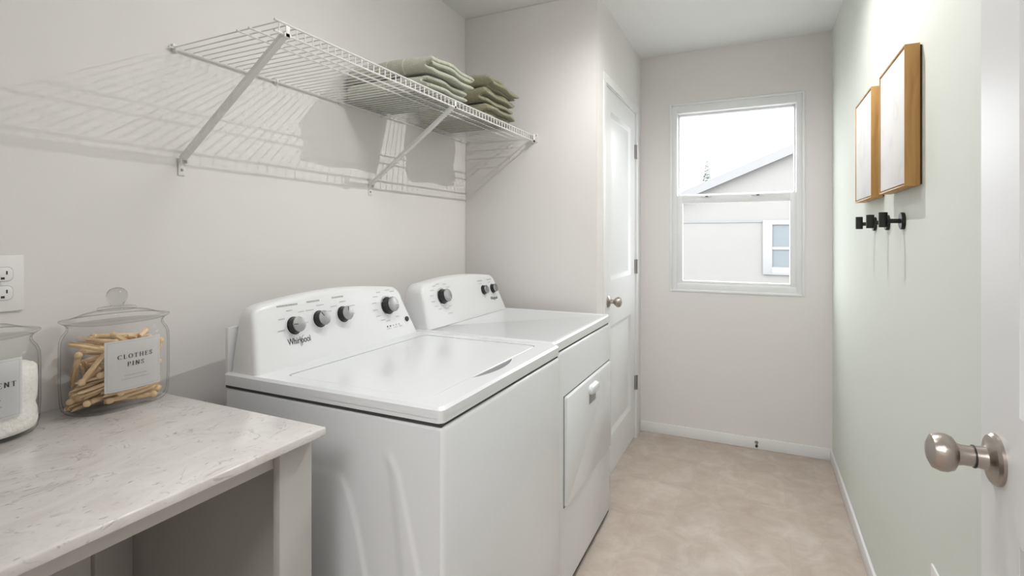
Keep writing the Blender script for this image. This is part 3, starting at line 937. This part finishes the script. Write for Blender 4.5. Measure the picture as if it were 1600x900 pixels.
# ------------------------------------------------------------------ jars
JX, JA, JB, JP = -1.327, 0.104, 0.071, 2.45
def jar_x(u, off=0.0):
    return JX + JB * (1 - min(1, abs(u / JA)) ** JP) ** (1 / JP) + off
def make_jar(yc, label):
    j = root('glass_jar', (JX, yc, CZ), label, 'jar', 'oval lidded glass jars on the counter')
    sx = JB / JA
    prof = [(0, 0.0012), (0.086, 0.001), (0.094, 0.004), (0.0995, 0.011), (0.102, 0.024), (0.104, 0.060), (0.104, 0.140), (0.103, 0.158), (0.099, 0.170), (0.093, 0.178), (0.0905, 0.184), (0.0915, 0.190), (0.094, 0.192)]
    inn = [(0.0905, 0.1915), (0.0875, 0.184), (0.0895, 0.177), (0.0955, 0.168), (0.0995, 0.157), (0.1005, 0.140), (0.1005, 0.060), (0.0985, 0.026), (0.095, 0.014), (0.088, 0.0085), (0, 0.0085)]
    bm = lathe(prof + inn, 64, sx, 1.0, None, JP)
    me = me_of(bm, 'jar_body', 'jar', 60)
    L('jar_body', me, j, (JX, yc, CZ))
    lp = [(0, 0.1925), (0.070, 0.193), (0.085, 0.1925), (0.098, 0.1955), (0.1045, 0.2005), (0.1035, 0.203), (0.094, 0.2015), (0.080, 0.207), (0.060, 0.2145), (0.040, 0.2185), (0.030, 0.220)]
    bm = lathe(lp, 64, sx, 1.0, None, JP)
    lid_o = L('jar_lid', me_of(bm, 'jar_lid', 'jar', 60), j, (JX, yc, CZ))
    SUB('lid_step', me_of(lathe([(0, 0.2185), (0.0365, 0.219), (0.0375, 0.2215), (0.0365, 0.2245), (0.030, 0.226), (0.018, 0.2265), (0, 0.2265)], 48, 0.85, 1.0), 'lid_step', 'jar', 60), lid_o)
    SUB('lid_knob', me_of(lathe([(0, 0.2268), (0.0135, 0.2268), (0.0125, 0.2300), (0.0140, 0.2335), (0.0185, 0.2405), (0.0205, 0.2490), (0.0190, 0.2580), (0.0140, 0.2650), (0.0070, 0.2685), (0, 0.2695)], 32), 'lid_knob', 'ballglass', 60), lid_o)
    # label card on the room side
    U0, U1, V0, V1 = -0.058, 0.055, 0.048, 0.158
    def put(u, v, off=0.0012): return (jar_x(u, off), yc + u, CZ + v)
    bm = bmesh.new()
    n = 14
    a = [bm.verts.new(put(U0 + (U1 - U0) * k / n, V0)) for k in range(n + 1)]
    b2 = [bm.verts.new(put(U0 + (U1 - U0) * k / n, V1)) for k in range(n + 1)]
    for k in range(n): bm.faces.new((a[k], a[k + 1], b2[k + 1], b2[k]))
    bmesh.ops.solidify(bm, geom=list(bm.faces), thickness=0.0003)
    card = O('label_card', bm, 'card', j)
    bm = bmesh.new()
    if 'clothes' in label:
        serif_text(bm, 'CLOTHES', 0.0095, 0.000, 0.117, lambda u, v: put(u, v, 0.0017), 0.30)
        serif_text(bm, 'PINS', 0.0095, 0.000, 0.100, lambda u, v: put(u, v, 0.0017), 0.30)
        rows = [(0.079, 0.022, 0.0022), (0.0715, 0.028, 0.0014)]
    else:
        serif_text(bm, 'DETERGENT', 0.0095, 0.000, 0.106, lambda u, v: put(u, v, 0.0017), 0.26)
        rows = [(0.0835, 0.022, 0.0022), (0.0715, 0.024, 0.0014)]
    O('lettering', bm, 'dark_ink', card)
    bm = bmesh.new()
    rnd = random.Random(5)
    for v, hw, hh in rows:
        u = -hw
        while u < hw:
            wd = hh * rnd.uniform(0.5, 1.1)
            bm.faces.new([bm.verts.new(put(p, q, 0.0017)) for p, q in ((u, v), (u + wd, v), (u + wd, v + hh), (u, v + hh))])
            u += wd + hh * 0.5
    O('fine_print', bm, 'faint', card)
    bm = bmesh.new()
    for v in (0.052, 0.154):
        for k in range(12):
            ua, ub = U0 + 0.004 + (U1 - U0 - 0.008) * k / 12, U0 + 0.004 + (U1 - U0 - 0.008) * (k + 1) / 12
            bm.faces.new([bm.verts.new(put(p, q, 0.0017)) for p, q in ((ua, v), (ub, v), (ub, v + 0.0006), (ua, v + 0.0006))])
    for u in (U0 + 0.004, U1 - 0.0046):
        bm.faces.new([bm.verts.new(put(p, q, 0.0017)) for p, q in ((u, 0.052), (u + 0.0006, 0.052), (u + 0.0006, 0.1546), (u, 0.1546))])
    O('label_border', bm, mat('pale_border_ink', (0.62, 0.63, 0.65), 0.6), card)
    return j
YA, YB = 0.684, 0.434
make_jar(YA, 'lidded oval glass jar full of wooden clothes pins, labelled CLOTHES PINS')
make_jar(YB, 'lidded oval glass jar of white powder at the left edge, below the outlet')

# powder in the second jar
bm = bmesh.new()
rows = []
for z, s in ((0.0095, 0.86), (0.013, 0.925), (0.024, 0.955), (0.045, 0.950), (0.058, 0.915), (0.070, 0.945), (0.105, 0.955), (0.128, 0.945), (0.134, 0.90), (0.139, 0.70), (0.143, 0.40), (0.144, 0.0)):
    rows.append((JA * s, z))
lathe(rows, 48, JB / JA, 1.0, bm, JP)
for v in bm.verts:
    v.co.z += 0.004 * pnoise(v.co * 40) if v.co.z > 0.12 else 0
bmesh.ops.translate(bm, verts=bm.verts, vec=(JX, YB, CZ))
tag(O('detergent_powder', bm, 'powder', None, None, 60), 'white washing powder filling the leftmost glass jar', 'powder', None, 'stuff')

# clothes pins, dropped into the jar one by one
def pin_mesh():
    bm = lathe([(0, 0.100), (0.0035, 0.0992), (0.0066, 0.0955), (0.0072, 0.0915), (0.0058, 0.0875), (0.0046, 0.0855), (0.0050, 0.083), (0.0058, 0.079), (0.0058, 0.060), (0, 0.058)], 10)
    for s in (1, -1):
        pts = []
        for z, a, b_, wd in ((0.0605, 0.0010, 0.0058, 0.0050), (0.030, 0.0013, 0.0060, 0.0056), (0.006, 0.0028, 0.0062, 0.0046), (0.0, 0.0036, 0.0056, 0.0036)):
            pts.append([(s * a, -wd, z), (s * b_, -wd * 0.6, z), (s * b_, wd * 0.6, z), (s * a, wd, z)])
        loops(bm, pts)
    bmesh.ops.translate(bm, verts=bm.verts, vec=(0, 0, -0.05))
    bmesh.ops.scale(bm, vec=(1.04, 1.04, 1), verts=bm.verts)
    return me_of(bm, 'clothes_pin', 'peg', 40)
PIN = pin_mesh()
rng = np.random.default_rng(11)
ts = np.linspace(-0.043, 0.043, 9)
placed = np.zeros((0, 3))
pins = []
fails = 0
while len(pins) < 90 and fails < 8:
    SEP = 0.0128 ** 2
    best = None
    for tr_ in range(320):
        pit = rng.normal(0, 0.22) if len(pins) < 22 else rng.uniform(-1.15, 1.15)
        az = rng.uniform(0, 2 * math.pi) if len(pins) > 16 else (math.pi / 2 + rng.normal(0, 0.45) + (math.pi if rng.random() < .5 else 0))
        d = np.array([math.cos(az) * math.cos(pit), math.sin(az) * math.cos(pit), math.sin(pit)])
        c = np.array([rng.uniform(-0.055, 0.055), rng.uniform(-0.085, 0.085), 0.0])
        pts = c + ts[:, None] * d
        if np.any((np.abs(pts[:, 0]) / (JB - 0.0140)) ** 2.4 + (np.abs(pts[:, 1]) / (JA - 0.0140)) ** 2.4 > 1): continue
        low = pts[:, 2].min()
        z = 0.0170 - low                           # resting on the jar bottom
        if len(placed):
            dxy = ((pts[:, None, :2] - placed[None, :, :2]) ** 2).sum(2)
            need = np.sqrt(np.maximum(0, SEP - dxy))
            m_ = dxy < SEP
            if m_.any():
                z = max(z, (placed[None, :, 2] + need - pts[:, None, 2])[m_].max())
        top = pts[:, 2].max() + z
        if top > 0.158: continue
        sc = z + (0.25 * (top - z) if len(pins) < 14 else rng.uniform(0, 0.035)) - 0.30 * c[0]
        if best is None or sc < best[0]: best = (sc, d, c + np.array([0, 0, z]), pts + np.array([0, 0, z]))
    if best is None:
        fails += 1
        continue
    placed = np.vstack([placed, best[3]])
    pins.append(best)
    fails = 0
for _, d, c, _p in pins:
    q = Vector(d).to_track_quat('Z', 'Y')
    o = bpy.data.objects.new('clothes_pin', PIN)
    C.objects.link(o)
    o.location = (JX + c[0], YA + c[1], CZ + c[2])
    o.rotation_euler = (q.to_matrix() @ Matrix.Rotation(rng.uniform(0, 6.28), 3, 'Z')).to_euler()
    tag(o, 'pale wooden round-headed clothes pin heaped in the glass jar labelled CLOTHES PINS', 'clothes pin', 'clothes pins in the glass jar')

# ------------------------------------------------------------------ outlets
def outlet(x, y, z, nx, label):
    """duplex receptacle; nx = +1 faces +x, -1 faces -x"""
    t = root('wall_outlet', (x, y, z - 0.0575), label, 'outlet')
    def sl(x0, x1): return (min(x + nx * x0, x + nx * x1), max(x + nx * x0, x + nx * x1))
    a, b_ = sl(0.0, 0.006)
    O('cover_plate', BX((a, y - 0.036, z - 0.059), (b_, y + 0.036, z + 0.059), 0.0025, 2), 'plate', t)
    for dz in (0.0195, -0.0195):
        bm = bmesh.new()
        loops(bm, [[(x + nx * xx, y + p, z + dz + q) for p, q in rrect(-0.0165 + i, -0.0145 + i, 0.0165 - i, 0.0145 - i, 0.010 - i)] for xx, i in ((0.004, 0), (0.0075, 0), (0.008, 0.0008))])
        rc = O('receptacle', bm, 'plate', t)
        bm = bmesh.new()
        loops(bm, [[(x + nx * xx, y + p, z + dz + q) for p, q in rrect(-0.0175, -0.0155, 0.0175, 0.0155, 0.0105)] for xx in (0.0055, 0.0062)])
        O('receptacle_gap', bm, 'ink', rc)
        for yy, hh in ((-0.0065, 0.0045), (0.0065, 0.0038)):
            a, b_ = sl(0.0078, 0.0084)
            O('slot', BX((a, y + yy - 0.0012, z + dz + 0.003 - hh), (b_, y + yy + 0.0012, z + dz + 0.003 + hh)), 'slot', rc)
        a, b_ = sl(0.0078, 0.0084)
        O('slot', BX((a, y - 0.003, z + dz - 0.0105), (b_, y + 0.003, z + dz - 0.006)), 'slot', rc)
    L('screw', me_of(lathe([(0, 0), (0.003, 0), (0.003, 0.001), (0, 0.0014)], 12), 'screw', 'plate'), t, (x + nx * 0.006, y, z), AX_POSX if nx > 0 else AX_NEGX)
outlet(XL, 0.516, 1.1725, 1, 'white duplex wall outlet above the counter at the left edge')
outlet(XR, 1.525, 0.425, -1, 'white outlet plate low on the sage wall, beside the open door')

# ------------------------------------------------------------------ wire shelf
SZ, SX0, SX1, SY0, SY1 = 1.778, XL + 0.008, -1.018, 0.866, 2.398
LIP = 0.026
sh = root('wire_shelf', ((SX0 + SX1) / 2, (SY0 + SY1) / 2, SZ - 0.03), 'white wire wall shelf on two slanted braces, holding folded towels', 'shelf')
NW = 61
cw = bmesh.new()
tube(cw, [(0, 0, 0), (SX1 - SX0 - 0.006, 0, 0), (SX1 - SX0 - 0.001, 0, -0.002), (SX1 - SX0, 0, -0.006), (SX1 - SX0, 0, -LIP - 0.004)], 0.0017, 6)
CW = me_of(cw, 'cross_wire', 'wire', 60)
for k in range(NW):
    L('cross_wire', CW, sh, (SX0, SY0 + (SY1 - SY0) * k / (NW - 1), SZ))
for nm, x, z, rr, a, b_ in (('back_rail', SX0, SZ - 0.003, 0.0032, -0.016, 0.004), ('deck_rail', -1.150, SZ - 0.0038, 0.0026, -0.012, 0.0), ('deck_rail', -1.108, SZ - 0.0038, 0.0026, -0.012, 0.0),
                            ('front_rail', SX1 + 0.0005, SZ - 0.0005, 0.0026, -0.014, 0.006), ('lip_rail', SX1 - 0.0005, SZ - LIP, 0.0028, -0.014, 0.006)):
    O(nm, tube(bmesh.new(), [(x, SY0 + a, z), (x, SY1 + b_, z)], rr, 8), 'wire', sh)
def brace(y):
    top = Vector((SX1 - 0.004, y, SZ - LIP - 0.002)); bot = Vector((XL + 0.010, y, 1.478))
    d = (top - bot).normalized(); nrm = Vector((-d.z, 0, d.x))
    bm = bmesh.new()
    hw = 0.0085
    sec = [(-hw, 0), (-hw, 0.011), (-hw + 0.002, 0.011), (-hw + 0.002, 0.002), (hw - 0.002, 0.002), (hw - 0.002, 0.011), (hw, 0.011), (hw, 0)]
    loops(bm, [[p + Vector((0, u, 0)) + nrm * v for u, v in sec] for p in (bot, top)])
    br_ = O('support_brace', bm, 'wire', sh)
    bm = bmesh.new()
    box(bm, (XL + 0.0005, y - 0.0095, 1.437), (XL + 0.0035, y + 0.0095, 1.482), 0.001)
    box(bm, (XL + 0.0005, y - 0.0095, 1.470), (XL + 0.014, y - 0.0075, 1.482)); box(bm, (XL + 0.0005, y + 0.0075, 1.470), (XL + 0.014, y + 0.0095, 1.482))
    ft = O('foot_plate', bm, 'wire', br_)
    br_['label'] = 'slanted white steel shelf brace'
    L2 = O('screw', (lambda b_: (bmesh.ops.rotate(b_, verts=b_.verts, cent=(0, 0, 0), matrix=AX_POSX.to_3x3()), bmesh.ops.translate(b_, verts=b_.verts, vec=(XL + 0.0036, y, 1.452)), b_)[2])(lathe([(0, 0), (0.004, 0), (0.003, 0.0015), (0, 0.002)], 10)), 'hinge', br_)
    bm = bmesh.new()
    box(bm, (SX1 - 0.012, y - 0.010, SZ - LIP - 0.006), (SX1 + 0.004, y + 0.010, SZ - LIP + 0.004), 0.001)
    box(bm, (SX1 + 0.002, y - 0.006, SZ - LIP - 0.006), (SX1 + 0.004, y + 0.006, SZ - 0.004), 0.0006)
    O('hook_clip', bm, 'wire', br_)
brace(0.888); brace(1.648)
for y in (0.868, 1.192, 1.478, 1.723, 2.064, 2.36):
    bm = bmesh.new()
    box(bm, (XL + 0.0005, y - 0.006, SZ - 0.012), (XL + 0.007, y + 0.006, SZ + 0.010), 0.0015)
    box(bm, (XL + 0.004, y - 0.0045, SZ - 0.009), (XL + 0.014, y + 0.0045, SZ + 0.003), 0.002)
    O('wall_clip', bm, 'wire', sh)
bm = bmesh.new()
box(bm, (SX1 - 0.016, YJ - 0.004, SZ - LIP - 0.008), (SX1 + 0.020, YJ - 0.0005, SZ + 0.012), 0.001)
box(bm, (SX1 - 0.010, YJ - 0.026, SZ - LIP - 0.007), (SX1 + 0.006, YJ - 0.001, SZ - LIP + 0.003), 0.001)
box(bm, (SX1 + 0.003, YJ - 0.026, SZ - LIP - 0.007), (SX1 + 0.006, YJ - 0.001, SZ + 0.006), 0.001)
eb = O('end_bracket', bm, 'wire', sh)
O('screw', BX((SX1 + 0.010, YJ - 0.006, SZ - 0.002), (SX1 + 0.015, YJ - 0.0035, SZ + 0.003), 0.001), 'hinge', eb)

# ------------------------------------------------------------------ folded towels
def towel(cx, cy, z0, dx, dy, th, material, seed, label, group, rot=0.0, front_droop=0.0):
    """a towel folded twice: an outer wrap round an inner fold, both turned towards -y"""
    lt = th / 4.0
    rnd = random.Random(seed)
    path = []
    def seg(y0, y1, z, n=9):
        for k in range(n + 1): path.append((y0 + (y1 - y0) * k / n, z))
    def turn(yc, zc, r, a0, a1, n=8):
        for k in range(1, n):
            a = R(a0 + (a1 - a0) * k / n); path.append((yc + r * math.cos(a), zc + r * math.sin(a)))
    hy = dy / 2
    ro, ri, rs = 1.5 * lt, 0.5 * lt, 0.5 * lt
    z1, z2, z3, z4 = 0.5 * lt, 1.5 * lt, 2.5 * lt, 3.5 * lt
    seg(hy - 0.004 * rnd.random(), -hy + 2 * lt, z1)
    turn(-hy + 2 * lt, 2 * lt, ro, 270, 90, 12)
    seg(-hy + 2 * lt, hy - lt, z4)
    turn(hy - lt, 3 * lt, rs, 90, -90)
    seg(hy - lt, -hy + 2 * lt, z3)
    turn(-hy + 2 * lt, 2 * lt, ri, 90, 270)
    seg(-hy + 2 * lt, hy - 0.012 - 0.006 * rnd.random(), z2)
    n = len(path)
    nr = []
    for i in range(n):
        a, b_ = path[max(i - 1, 0)], path[min(i + 1, n - 1)]
        d = Vector((b_[0] - a[0], b_[1] - a[1])).normalized()
        nr.append((-d.y, d.x))
    bm = bmesh.new()
    TS = [0, 0.003, 0.008, 0.016, 0.03] + [0.03 + 0.94 * q / 18 for q in range(1, 18)] + [0.97, 0.984, 0.992, 0.997, 1.0]
    rings = []
    for t in TS:
        edge = min(t, 1 - t) * dx
        k = 0.51 * lt * (0.25 + 0.75 * math.sqrt(1 - (1 - min(1, edge / 0.007)) ** 2))
        ring = []
        for side in (1, -1):
            idx = range(n) if side > 0 else range(n - 1, -1, -1)
            for i in idx:
                y = path[i][0] + side * nr[i][0] * k
                z = path[i][1] + side * nr[i][1] * k
                x = -dx / 2 + t * dx
                # each layer ends a little differently at the room side, the stack sags and waves
                lay = path[i][1] / th
                x += t * 0.016 * math.sin(lay * 9 + seed * 1.7) + t * 0.006 * math.sin(y * 40 + seed)
                wv = 0.0035 * pnoise(Vector((x * 9, y * 9, seed * 3.1 + lay * 0.7)))
                z2_ = z * (1 + 0.05 * math.sin(x * 12 + seed)) + wv * min(1, lay * 2)
                z2_ += 0.09 * th * lay * math.cos(y / dy * math.pi) - front_droop * lay * max(0, t - 0.3) ** 2 * (0.3 + y / dy + 0.5)
                y += 0.006 * pnoise(Vector((x * 7, seed * 1.3, z * 20)))
                ring.append(bm.verts.new((x, y, max(0.0006, z2_))))
        rings.append(ring)
    m_ = 2 * n
    for a, b_ in zip(rings, rings[1:]):
        for i in range(m_): bm.faces.new((a[i], a[(i + 1) % m_], b_[(i + 1) % m_], b_[i]))
    for ring in (rings[0], rings[-1]):
        for i in range(n - 1):
            bm.faces.new((ring[i], ring[i + 1], ring[m_ - 2 - i], ring[m_ - 1 - i]))
    me = me_of(bm, 'folded_towel', material, 75)
    o = bpy.data.objects.new('folded_towel', me)
    C.objects.link(o)
    o.location = (cx, cy, z0)
    o.rotation_euler = (0, 0, R(rot))
    sd = o.modifiers.new('soften', 'SUBSURF'); sd.levels = 1; sd.render_levels = 1
    tag(o, label, 'towel', group)
    return o
tz = SZ + 0.0018
PT, OT = 'pale sage towels', 'olive green towels'
towel(-1.212, 1.622, tz, 0.345, 0.285, 0.056, 'towel_pale', 3, 'pale sage folded towel at the bottom of the left stack on the wire shelf', PT, 1.0)
towel(-1.205, 1.630, tz + 0.0645, 0.360, 0.290, 0.061, 'towel_pale', 8, 'pale sage folded towel with thin stripes on top of the left stack', PT, -1.0, 0.01)
towel(-1.200, 2.050, tz, 0.335, 0.300, 0.054, 'towel_dark', 5, 'olive green folded towel at the bottom of the right stack on the wire shelf', OT, 1.5)
towel(-1.205, 2.046, tz + 0.060, 0.335, 0.300, 0.058, 'towel_dark', 12, 'olive green folded towel in the middle of the right stack', OT, -1.0, 0.008)
towel(-1.190, 2.050, tz + 0.124, 0.345, 0.300, 0.062, 'towel_dark', 21, 'olive green folded towel drooping on top of the right stack', OT, 1.0, 0.05)

# ------------------------------------------------------------------ pictures on the sage wall
def picture(y0, y1, z0, z1, seed, label):
    xf, xb = XR - 0.038, XR - 0.005
    t = root('framed_print', (XR - 0.02, (y0 + y1) / 2, z0), label, 'picture', 'oak framed prints on the sage wall')
    w_ = 0.0045
    for lo_, hi_ in (((xf, y0, z0), (xb, y0 + w_, z1)), ((xf, y1 - w_, z0), (xb, y1, z1)), ((xf, y0 + w_, z0), (xb, y1 - w_, z0 + w_)), ((xf, y0 + w_, z1 - w_), (xb, y1 - w_, z1))):
        O('frame_side', BX(lo_, hi_, 0.0008), 'oak', t)
    O('backing_board', BX((xb - 0.004, y0 + 0.004, z0 + 0.004), (XR - 0.0008, y1 - 0.004, z1 - 0.004)), 'backing', t)
    O('canvas', BX((xf + 0.002, y0 + w_ + 0.004, z0 + w_ + 0.004), (xb - 0.006, y1 - w_ - 0.004, z1 - w_ - 0.004), 0.001), art_mat(seed), t)
picture(1.652, 1.962, 1.402, 1.770, 1.3, 'oak-framed pale abstract print nearest the open door')
picture(2.092, 2.405, 1.402, 1.776, 4.1, 'oak-framed pale abstract print nearest the window wall')

# ------------------------------------------------------------------ black hooks
def hook(y, label):
    z = 1.316
    t = root('wall_hook', (XR, y, z), label, 'hook', 'matte black wall hooks')
    L('base_disc', me_of(lathe([(0, 0), (0.0245, 0), (0.0245, 0.0085), (0.0235, 0.0095), (0, 0.0095)], 32), 'base_disc', 'matte_black'), t, (XR, y, z), AX_NEGX)
    L('stem', me_of(lathe([(0, 0.008), (0.0065, 0.008), (0.0065, 0.046), (0, 0.046)], 16), 'stem', 'matte_black'), t, (XR, y, z), AX_NEGX)
    L('peg', me_of(lathe([(0, -0.022), (0.0105, -0.022), (0.0112, -0.0213), (0.0112, 0.0213), (0.0105, 0.022), (0, 0.022)], 24), 'peg', 'matte_black'), t, (XR - 0.050, y, z + 0.004))
hook(1.840, 'matte black wall hook nearest the open door')
hook(2.034, 'middle of the three matte black wall hooks')
hook(2.236, 'matte black wall hook nearest the window wall')

# ------------------------------------------------------------------ door stop on the window-wall baseboard
ds = root('door_stop', (-0.007, YE - 0.012, 0.040), 'small dark spring door stop on the baseboard under the window', 'door stop')
L('mount', me_of(lathe([(0, 0), (0.010, 0), (0.008, 0.005), (0, 0.006)], 16), 'mount', 'hinge'), ds, (-0.007, YE - 0.012, 0.040), AX_NEGY)
pts = [(-0.007 + 0.005 * math.cos(k * 0.9), YE - 0.017 - k * 0.0007, 0.040 + 0.005 * math.sin(k * 0.9)) for k in range(70)]
O('spring', tube(bmesh.new(), pts, 0.0011, 5), 'hinge', ds)
L('rubber_tip', me_of(lathe([(0, 0), (0.0075, 0), (0.0075, 0.010), (0.006, 0.013), (0, 0.013)], 16), 'rubber_tip', 'black'), ds, (-0.007, YE - 0.066, 0.040), AX_NEGY)
